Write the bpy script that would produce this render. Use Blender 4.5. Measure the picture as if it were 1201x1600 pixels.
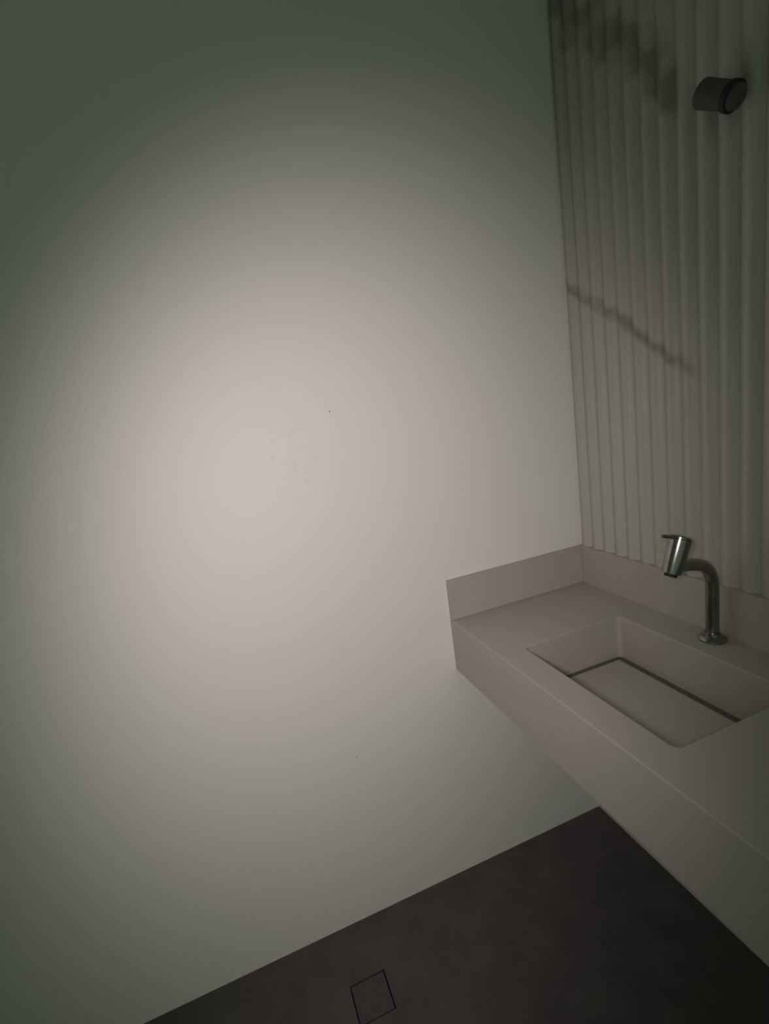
import bpy, bmesh, math
from mathutils import Vector, Matrix

S = bpy.context.scene
C = S.collection
for o in list(bpy.data.objects):
    bpy.data.objects.remove(o, do_unlink=True)

# ------------------------------------------------------------------ camera
cam_d = bpy.data.cameras.new('camera')
cam_d.sensor_fit = 'VERTICAL'
cam_d.sensor_height = 36.0
cam_d.sensor_width = 27.0
cam_d.lens = 754.0 / 1600.0 * 36.0
cam_d.clip_start = 0.02
cam = bpy.data.objects.new('camera', cam_d)
C.objects.link(cam)
right = Vector((0.33343545, 0.93231453, -0.14003721))
up = Vector((-0.14031143, 0.1959575, 0.97052221))
fwd = Vector((-0.9322733, 0.30395769, -0.19615357))
rot = Matrix((right, up, -fwd)).transposed()
cam.matrix_world = Matrix.Translation((1.19117, -1.00076, 1.44891)) @ rot.to_4x4()
S.camera = cam

# ------------------------------------------------------------------ light
W = bpy.data.worlds.new('world')
S.world = W
W.use_nodes = True
bg = W.node_tree.nodes['Background']
bg.inputs[0].default_value = (0.745, 1, 0.735, 1)
bg.inputs[1].default_value = 0.215

# added spot just behind the lens, aimed and shaped for the wall's light pool
ld = bpy.data.lights.new('added_spot', 'SPOT')
ld.energy = 39
ld.color = (1, 0.875, 0.845)
ld.spot_size = math.radians(97)
ld.spot_blend = 1.0
ld.shadow_soft_size = 0.06
added_spot = bpy.data.objects.new('added_spot', ld)
C.objects.link(added_spot)
added_spot.location = (1.215, -1.12, 1.5)
added_spot.rotation_euler = ((Vector((0, -0.71, 1.05)) - added_spot.location).to_track_quat('-Z', 'Y').to_matrix() @ Matrix.Rotation(math.radians(-9), 3, 'Z')).to_euler()

added_spot.scale = (0.80, 1.14, 1.0)      # slightly oval beam

S.view_settings.view_transform = 'Standard'
S.view_settings.look = 'None'
S.view_settings.gamma = 1.0
S.view_settings.use_curve_mapping = False
S.view_settings.exposure = 0.0

# ------------------------------------------------------------------ helpers
def obj(name, bm, mat=None, parent=None, smooth=False):
    me = bpy.data.meshes.new(name)
    bmesh.ops.recalc_face_normals(bm, faces=bm.faces[:])
    bm.to_mesh(me); bm.free()
    if mat: me.materials.append(mat)
    if smooth:
        for f in me.polygons: f.use_smooth = True
        me.set_sharp_from_angle(angle=math.radians(40))
    o = bpy.data.objects.new(name, me)
    C.objects.link(o)
    if parent is not None: o.parent = parent
    return o

def tag(o, label=None, cat=None, group=None, kind=None):
    if label: o['label'] = label
    if cat: o['category'] = cat
    if group: o['group'] = group
    if kind: o['kind'] = kind
    return o

def empty(name, loc, label, cat):
    o = bpy.data.objects.new(name, None)
    C.objects.link(o)
    o.location = loc
    o.empty_display_size = 0.05
    return tag(o, label, cat)

def box(x0, x1, y0, y1, z0, z1, bev=0.0, seg=2):
    bm = bmesh.new()
    bmesh.ops.create_cube(bm, size=1.0)
    for v in bm.verts:
        v.co = Vector(((x0+x1)/2 + v.co.x*(x1-x0), (y0+y1)/2 + v.co.y*(y1-y0), (z0+z1)/2 + v.co.z*(z1-z0)))
    if bev:
        bmesh.ops.bevel(bm, geom=bm.edges[:], offset=bev, segments=seg, affect='EDGES', profile=0.5)
    return bm

def shift(bm, d):
    bmesh.ops.translate(bm, verts=bm.verts[:], vec=d)
    return bm

def lathe(profile, axis_from, axis_to, n=32, closed=True):
    """profile: list of (distance along axis, radius)"""
    a = Vector(axis_from); b = Vector(axis_to)
    d = (b-a).normalized()
    s = d.orthogonal().normalized(); t = d.cross(s)
    bm = bmesh.new(); rings = []
    for (h, r) in profile:
        rings.append([bm.verts.new(a + d*h + (s*math.cos(2*math.pi*k/n) + t*math.sin(2*math.pi*k/n))*r) for k in range(n)])
    for i in range(len(rings)-1):
        for k in range(n):
            bm.faces.new((rings[i][k], rings[i][(k+1) % n], rings[i+1][(k+1) % n], rings[i+1][k]))
    if closed:
        bm.faces.new(rings[0]); bm.faces.new(rings[-1])
    return bm

def tube(points, r, n=24):
    bm = bmesh.new(); rings = []
    pts = [Vector(p) for p in points]
    ref = Vector((1, 0, 0))
    for i, p in enumerate(pts):
        d = (pts[min(i+1, len(pts)-1)] - pts[max(i-1, 0)]).normalized()
        s = (ref - d*ref.dot(d)).normalized(); t = d.cross(s)
        rings.append([bm.verts.new(p + (s*math.cos(2*math.pi*k/n) + t*math.sin(2*math.pi*k/n))*r) for k in range(n)])
    for i in range(len(rings)-1):
        for k in range(n):
            bm.faces.new((rings[i][k], rings[i][(k+1) % n], rings[i+1][(k+1) % n], rings[i+1][k]))
    bm.faces.new(rings[0]); bm.faces.new(rings[-1])
    return bm

def rounded_rect(x0, x1, y0, y1, r, n=6):
    pts = []
    for cx, cy, a0 in ((x1-r, y1-r, 0), (x0+r, y1-r, 90), (x0+r, y0+r, 180), (x1-r, y0+r, 270)):
        for k in range(n+1):
            a = math.radians(a0 + 90*k/n)
            pts.append((cx + r*math.cos(a), cy + r*math.sin(a)))
    return pts

# ------------------------------------------------------------------ materials
def new_mat(name, color, rough=0.6, metallic=0.0):
    m = bpy.data.materials.new(name); m.use_nodes = True
    b = m.node_tree.nodes['Principled BSDF']
    b.inputs['Base Color'].default_value = (*color, 1)
    b.inputs['Roughness'].default_value = rough
    b.inputs['Metallic'].default_value = metallic
    return m, m.node_tree.nodes, m.node_tree.links, b

def math_node(N, L, op, a, b=None, c=None, clamp=False):
    n = N.new('ShaderNodeMath'); n.operation = op; n.use_clamp = clamp
    for i, v in enumerate((a, b, c)):
        if v is None: continue
        if isinstance(v, (int, float)): n.inputs[i].default_value = v
        else: L.new(v, n.inputs[i])
    return n.outputs[0]

def noise(N, L, scale, detail=4, rough=0.6, vec=None):
    n = N.new('ShaderNodeTexNoise')
    n.inputs['Scale'].default_value = scale
    n.inputs['Detail'].default_value = detail
    n.inputs['Roughness'].default_value = rough
    if vec is not None: L.new(vec, n.inputs['Vector'])
    return n.outputs['Fac']

def mix(N, L, fac, a, b):
    n = N.new('ShaderNodeMix'); n.data_type = 'RGBA'
    if isinstance(fac, (int, float)): n.inputs['Factor'].default_value = fac
    else: L.new(fac, n.inputs['Factor'])
    for key, v in ((6, a), (7, b)):
        if isinstance(v, tuple): n.inputs[key].default_value = (*v, 1)
        else: L.new(v, n.inputs[key])
    return n.outputs[2]

def bump(N, L, b, height, strength, dist):
    n = N.new('ShaderNodeBump')
    n.inputs['Strength'].default_value = strength
    n.inputs['Distance'].default_value = dist
    L.new(height, n.inputs['Height']); L.new(n.outputs[0], b.inputs['Normal'])

def smooth_range(N, L, v, lo, hi, o0, o1):
    n = N.new('ShaderNodeMapRange'); n.interpolation_type = 'SMOOTHSTEP'
    L.new(v, n.inputs[0])
    for i, q in enumerate((lo, hi, o0, o1)): n.inputs[i+1].default_value = q
    return n.outputs[0]

# white painted plaster with faint smudges and two tiny dark specks
M_wall, N, L, b = new_mat('white_paint', (0.80, 0.79, 0.77), 0.62)
geo = N.new('ShaderNodeNewGeometry').outputs['Position']
col = mix(N, L, smooth_range(N, L, noise(N, L, 16.0, 6, 0.62, geo), 0.60, 0.78, 0, 0.10), (0.80, 0.79, 0.77), (0.50, 0.49, 0.47))
def near(point, r0, r1):
    n = N.new('ShaderNodeVectorMath'); n.operation = 'DISTANCE'
    L.new(geo, n.inputs[0]); n.inputs[1].default_value = point
    return smooth_range(N, L, n.outputs['Value'], r0, r1, 1, 0)
scuff = math_node(N, L, 'MULTIPLY', near((0, -0.82, 1.36), 0.03, 0.14), smooth_range(N, L, noise(N, L, 42.0, 5, 0.6, geo), 0.53, 0.70, 0, 0.22))
col = mix(N, L, scuff, col, (0.42, 0.41, 0.40))
for pt in ((0, -0.716, 1.475), (0, -0.797, 0.527)):
    col = mix(N, L, math_node(N, L, 'MULTIPLY', near(pt, 0.0012, 0.0026), 0.8), col, (0.10, 0.09, 0.08))
L.new(col, b.inputs['Base Color'])
bump(N, L, b, noise(N, L, 190.0, 3, 0.6, geo), 0.10, 0.002)

# plain ceiling and under-counter wall paint
M_paint, N, L, b = new_mat('wall_paint', (0.66, 0.65, 0.62), 0.7)
geo = N.new('ShaderNodeNewGeometry').outputs['Position']
bump(N, L, b, noise(N, L, 120.0, 3, 0.6, geo), 0.10, 0.002)

# fluted marble cladding, gold-brown veins crossing the slats
M_marble, N, L, b = new_mat('fluted_marble', (0.42, 0.41, 0.38), 0.42)
geo = N.new('ShaderNodeNewGeometry').outputs['Position']
sep = N.new('ShaderNodeSeparateXYZ'); L.new(geo, sep.inputs[0])
X, Z = sep.outputs['X'], sep.outputs['Z']
wob = math_node(N, L, 'SUBTRACT', noise(N, L, 11.0, 5, 0.6, geo), 0.5)
cloud = smooth_range(N, L, noise(N, L, 3.2, 5, 0.6, geo), 0.35, 0.75, 0, 0.35)
col = mix(N, L, cloud, (0.50, 0.49, 0.455), (0.42, 0.41, 0.38))
def vein(x0, z0, x1, z1, width, amount, vcol, col):
    s = (z1-z0)/(x1-x0); k = 1/math.sqrt(1+s*s)
    line = math_node(N, L, 'MULTIPLY_ADD', X, s, z0 - s*x0)
    d = math_node(N, L, 'MULTIPLY', math_node(N, L, 'SUBTRACT', Z, line), k)
    d = math_node(N, L, 'MULTIPLY_ADD', wob, width*2.6, d)
    m = smooth_range(N, L, math_node(N, L, 'ABSOLUTE', d), width*0.15, width, amount, 0)
    cut = smooth_range(N, L, X, x1 - 0.005, x1 + 0.03, 1, 0)
    m = math_node(N, L, 'MULTIPLY', m, cut)
    patch = smooth_range(N, L, noise(N, L, 14.0, 3, 0.5, geo), 0.30, 0.55, 0.45, 1)
    return mix(N, L, math_node(N, L, 'MULTIPLY', m, patch), col, vcol)
col = vein(0.003, 1.733, 0.385, 1.445, 0.022, 0.60, (0.22, 0.165, 0.085), col)
col = vein(0.051, 2.364, 0.350, 2.030, 0.060, 0.60, (0.12, 0.12, 0.095), col)
col = vein(0.10, 2.75, 1.60, 1.25, 0.012, 0.10, (0.20, 0.17, 0.12), col)
L.new(col, b.inputs['Base Color'])

# warm grey engineered stone of the vanity
M_stone, N, L, b = new_mat('grey_stone', (0.42, 0.40, 0.365), 0.5)
geo = N.new('ShaderNodeNewGeometry').outputs['Position']
fine = smooth_range(N, L, noise(N, L, 260.0, 3, 0.7, geo), 0.35, 0.70, 0, 0.5)
soft = smooth_range(N, L, noise(N, L, 5.0, 4, 0.6, geo), 0.35, 0.70, 0, 0.35)
col = mix(N, L, fine, (0.45, 0.43, 0.39), (0.39, 0.37, 0.335))
col = mix(N, L, soft, col, (0.41, 0.40, 0.36))
L.new(col, b.inputs['Base Color'])

# dark floor
M_floor, N, L, b = new_mat('dark_floor', (0.05, 0.047, 0.045), 0.55)
geo = N.new('ShaderNodeNewGeometry').outputs['Position']
col = mix(N, L, smooth_range(N, L, noise(N, L, 9.0, 6, 0.65, geo), 0.3, 0.75, 0, 1), (0.064, 0.057, 0.057), (0.088, 0.080, 0.079))
L.new(col, b.inputs['Base Color'])
bump(N, L, b, noise(N, L, 90.0, 4, 0.6, geo), 0.15, 0.002)

def plain(name, c, rough, metal, nscale=60.0, var=0.15):
    m, N, L, b = new_mat(name, c, rough, metal)
    geo = N.new('ShaderNodeNewGeometry').outputs['Position']
    L.new(mix(N, L, smooth_range(N, L, noise(N, L, nscale, 3, 0.6, geo), 0.3, 0.7, 0, 1), c, tuple(q*(1-var) for q in c)), b.inputs['Base Color'])
    return m
M_chrome = plain('brushed_chrome', (0.33, 0.33, 0.32), 0.22, 1.0)
M_dark = plain('dark_metal', (0.022, 0.024, 0.022), 0.7, 0.0)
M_smoke = plain('smoky_dark_finish', (0.085, 0.092, 0.083), 0.75, 0.0)
M_black = plain('black_gap', (0.012, 0.012, 0.012), 0.8, 0.0)
M_drain = plain('dark_drain_cover', (0.072, 0.066, 0.065), 0.55, 0.0)

# ------------------------------------------------------------------ room
YB = 0.020            # face of the back wall
ZC = 2.75             # ceiling
H = 0.85              # counter height
XR = 2.30; YF = -2.30

bm = bmesh.new()      # floor slab with a square opening for the drain
dx0, dx1, dy0, dy1 = 0.152, 0.248, -0.945, -0.849
def grid_slab(xs, ys, z0, z1, skip):
    bm = bmesh.new(); vt = {}; 
    for zi, z in enumerate((z0, z1)):
        for i, x in enumerate(xs):
            for j, y in enumerate(ys): vt[i, j, zi] = bm.verts.new((x, y, z))
    nx, ny = len(xs)-1, len(ys)-1
    solid = lambda i, j: 0 <= i < nx and 0 <= j < ny and (i, j) not in skip
    for i in range(nx):
        for j in range(ny):
            if not solid(i, j): continue
            bm.faces.new((vt[i,j,1], vt[i+1,j,1], vt[i+1,j+1,1], vt[i,j+1,1]))
            bm.faces.new((vt[i,j,0], vt[i,j+1,0], vt[i+1,j+1,0], vt[i+1,j,0]))
            for (di, dj, a, c) in ((-1,0,(i,j),(i,j+1)), (1,0,(i+1,j),(i+1,j+1)), (0,-1,(i,j),(i+1,j)), (0,1,(i,j+1),(i+1,j+1))):
                if not solid(i+di, j+dj):
                    bm.faces.new((vt[a[0],a[1],0], vt[c[0],c[1],0], vt[c[0],c[1],1], vt[a[0],a[1],1]))
    return bm
bm.free()
floor = obj('floor', grid_slab([0, dx0, dx1, XR], [YF, dy0, dy1, YB], -0.10, 0.0, {(1, 1)}), M_floor)
tag(floor, 'dark floor of the washroom', kind='structure')

wall_left = tag(obj('wall_left', box(-0.12, 0.0, YF, YB + 0.12, -0.10, ZC), M_wall), 'white painted wall left of the sink', kind='structure')
wall_back = tag(obj('wall_back', box(0.0, XR, YB, YB + 0.12, -0.10, ZC), M_paint), 'back wall with vertical fluted marble slats above the sink', kind='structure')
ceiling = tag(obj('ceiling', box(-0.12, XR, YF, YB + 0.12, ZC, ZC + 0.10), M_paint), 'plain painted ceiling', kind='structure')

wall_front = tag(obj('wall_front', box(-0.12, XR, YF - 0.12, YF, -0.10, ZC), M_paint), 'plain painted wall facing the sink', kind='structure')

# fluted slats: one mesh, shared
PITCH = 0.0440; Z0 = H + 0.1181
bm = bmesh.new()
n = 14; w = PITCH - 0.0004; depth = 0.0130; base = 0.0015
prof = [(0.0, 0.0)] + [(w*k/n, -base - (depth-base)*math.sin(math.pi*k/n)**1.3) for k in range(n+1)] + [(w, 0.0)]
lo = [bm.verts.new((x, y, 0)) for x, y in prof]; hi = [bm.verts.new((x, y, ZC - Z0)) for x, y in prof]
for k in range(len(prof)):
    q = (k+1) % len(prof)
    bm.faces.new((lo[k], lo[q], hi[q], hi[k]))
bm.faces.new(lo); bm.faces.new(hi)
first = obj('slat', bm, M_marble, wall_back, True)
first.location = (0.0005, YB, Z0)
for k in range(1, int(XR/PITCH)):
    s = first.copy(); C.objects.link(s); s.parent = wall_back
    s.location = (0.0005 + k*PITCH, YB, Z0)

# ------------------------------------------------------------------ vanity
D = 0.4617; HB = 0.1181; HA = 0.1594; XE = 1.45
bx0, bx1, byf, byr, bdep = 0.254, 0.669, -0.390, -0.098, 0.111
vanity = empty('sink_counter', (0, 0, H), 'wall-hung grey stone washbasin counter with rectangular sunken basin and backsplash', 'sink')
def vpart(name, bm, mat=M_stone, parent=None, smooth=False):
    return obj(name, shift(bm, (0, 0, -H)), mat, parent or vanity, smooth)

T = 0.020
# countertop with rounded rectangular opening
bm = bmesh.new()
inner = rounded_rect(bx0, bx1, byf, byr, 0.014)
outer = [(0.0, -D), (XE, -D), (XE, 0.0), (0.0, 0.0)]
edges = []
for loop in (outer, inner):
    vs = [bm.verts.new((x, y, H)) for x, y in loop]
    edges += [bm.edges.new((vs[k], vs[(k+1) % len(vs)])) for k in range(len(vs))]
bmesh.ops.triangle_fill(bm, edges=edges, use_beauty=True)
g = bmesh.ops.extrude_face_region(bm, geom=bm.faces[:])
bmesh.ops.translate(bm, verts=[v for v in g['geom'] if isinstance(v, bmesh.types.BMVert)], vec=(0, 0, -T))
bmesh.ops.recalc_face_normals(bm, faces=bm.faces[:])
top_edges = [e for e in bm.edges if all(abs(v.co.z - H) < 1e-6 for v in e.verts) and len(e.link_faces) == 2
             and any(abs(f.normal.z) < 0.5 for f in e.link_faces)]
bmesh.ops.bevel(bm, geom=top_edges, offset=0.0022, segments=2, affect='EDGES', profile=0.5)
vpart('countertop', bm)
vpart('apron', box(0.0, XE, -D, -D + T, H - HA, H - T, 0.0004, 1))
vpart('end_panel', box(XE - T, XE, -D + T + 0.0004, YB, H - HA, H - T - 0.0004, 0.0012))
vpart('side_backsplash', box(0.0005, 0.015, -D, -0.0004, H + 0.0006, H + HB, 0.0012))
vpart('rear_backsplash', box(0.0005, XE, 0.0, YB - 0.0005, H - T, H + HB, 0.0012))

# basin shell: rounded tub wall with base
bm = bmesh.new()
ri = rounded_rect(bx0, bx1, byf, byr, 0.014); ro = rounded_rect(bx0-T, bx1+T, byf-T, byr+T, 0.030)
za, zb = H - T - 0.0004, H - bdep - 0.034
it = [bm.verts.new((x, y, za)) for x, y in ri]; ib = [bm.verts.new((x, y, zb)) for x, y in ri]
ot = [bm.verts.new((x, y, za)) for x, y in ro]; ob = [bm.verts.new((x, y, zb - 0.015)) for x, y in ro]
m = len(ri)
for k in range(m):
    q = (k+1) % m
    bm.faces.new((it[k], it[q], ib[q], ib[k])); bm.faces.new((ot[k], ob[k], ob[q], ot[q])); bm.faces.new((it[k], ot[k], ot[q], it[q]))
bm.faces.new(ib); bm.faces.new(ob)
vpart('basin', bm, smooth=False)
# removable bottom plate with a drain slit along its left and rear sides
bm = box(bx0 + 0.016, bx1 - 0.001, byf + 0.001, byr - 0.020, H - bdep - 0.018, H - bdep, 0.0015)
vpart('basin_plate', bm)
M_slit_shade = plain('slit_shade_color', (0.125, 0.122, 0.105), 0.8, 0.0)  # dark color stands in for shade inside the plate's slit
zc = H - bdep
vpart('slit_shade', box(bx0 + 0.001, bx1 - 0.001, byr - 0.0195, byr - 0.0005, zb, zc - 0.003), M_slit_shade)
vpart('slit_shade', box(bx0 + 0.0005, bx0 + 0.0155, byf + 0.001, byr - 0.020, zb, zc - 0.003), M_slit_shade)
# ------------------------------------------------------------------ faucet
fx, fy = 0.459, -0.031
fz = H + 0.0003
faucet = empty('faucet', (fx, fy, fz), 'chrome curved-neck faucet standing behind the stone basin', 'faucet')
def fpart(name, bm, mat=M_chrome, parent=None):
    return obj(name, bm, mat, parent or faucet, True)
fpart('base_flange', lathe([(0, 0.0285), (0.004, 0.0285), (0.008, 0.025), (0.011, 0.017), (0.018, 0.0155)], (0, 0, 0), (0, 0, 1), 40))
pts = [(0, 0, 0.012), (0, 0, 0.06), (0, 0, 0.115)]
c = Vector((0, -0.048, 0.128)); R = 0.048
for k in range(0, 13):
    a = math.radians(k*6.6)
    pts.append((0, c.y + R*math.cos(a), c.z + 0.060*math.sin(a)))
e = pts[-1]
pts += [(0, e[1] - 0.018, e[2] + 0.005), (0, -0.100, 0.199)]
fpart('neck', tube(pts, 0.0132))
htop = Vector((0, -0.091, 0.257)); hbot = Vector((0, -0.119, 0.187))
hl = (hbot - htop).length
head = fpart('head', lathe([(0, 0.0200), (0.001, 0.0220), (0.012, 0.0220), (hl*0.55, 0.0208), (hl*0.85, 0.0192), (hl, 0.0180)], htop, hbot, 40))
fpart('head_cap', lathe([(0, 0.0212), (0.003, 0.0212), (0.006, 0.018), (0.0065, 0.012)], htop + (htop-hbot).normalized()*0.0002, htop + (htop-hbot), 40), parent=head)
fpart('aerator', lathe([(0, 0.0125), (0.007, 0.0125), (0.007, 0.009), (0.004, 0.009)], hbot, hbot + (hbot-htop), 28), M_dark, head)
d = Vector((0, -0.030, 0.0085)).normalized()
ls = htop + Vector((0, -0.012, 0.006)); le = ls + d*0.042
fpart('lever', lathe([(0, 0.0040), (0.002, 0.0048), (0.036, 0.0036), (0.040, 0.0030), (0.042, 0.0012)], ls, le, 16), parent=head)

# ------------------------------------------------------------------ dark fixture high on the fluted wall
sx, sz = 0.474, 1.925
fix = empty('wall_fixture', (sx, YB - 0.0138, sz), 'small dark fixture mounted high on the fluted marble wall', 'wall fixture')
def spart(name, bm, mat, parent=None): return obj(name, bm, mat, parent or fix, True)
spart('mounting_plate', lathe([(0, 0.020), (0.006, 0.020), (0.008, 0.018)], (0, 0, 0), (0, -1, 0), 32), M_dark)
spart('stem', lathe([(0, 0.007), (0.018, 0.007)], (0, -0.007, 0), (0, -1, 0), 20), M_dark)
ax = Vector((-0.83, -0.06, 0.55)).normalized(); ctr = Vector((0.026, -0.036, -0.018))
spart('body', lathe([(0, 0.021), (0.004, 0.0220), (0.060, 0.0235), (0.062, 0.021), (0.035, 0.019)], ctr, ctr + ax, 36), M_smoke)
spart('collar', lathe([(-0.007, 0.021), (-0.006, 0.0245), (0.004, 0.0245), (0.0045, 0.021)], ctr, ctr + ax, 36), M_dark)
spart('end_cap', lathe([(-0.0065, 0.020), (-0.013, 0.019), (-0.017, 0.014), (-0.018, 0.006)], ctr, ctr + ax, 36), M_smoke)

# ------------------------------------------------------------------ floor drain
drain = empty('floor_drain', ((dx0+dx1)/2, (dy0+dy1)/2, 0.0), 'square dark drain cover set flush in the floor', 'floor drain')
hw = (dx1-dx0)/2
obj('drain_well', box(-hw+0.0004, hw-0.0004, -hw+0.0004, hw-0.0004, -0.040, -0.016), M_black, drain)
obj('cover', box(-hw+0.0032, hw-0.0032, -hw+0.0032, hw-0.0032, -0.0155, -0.0004, 0.0008), M_drain, drain)
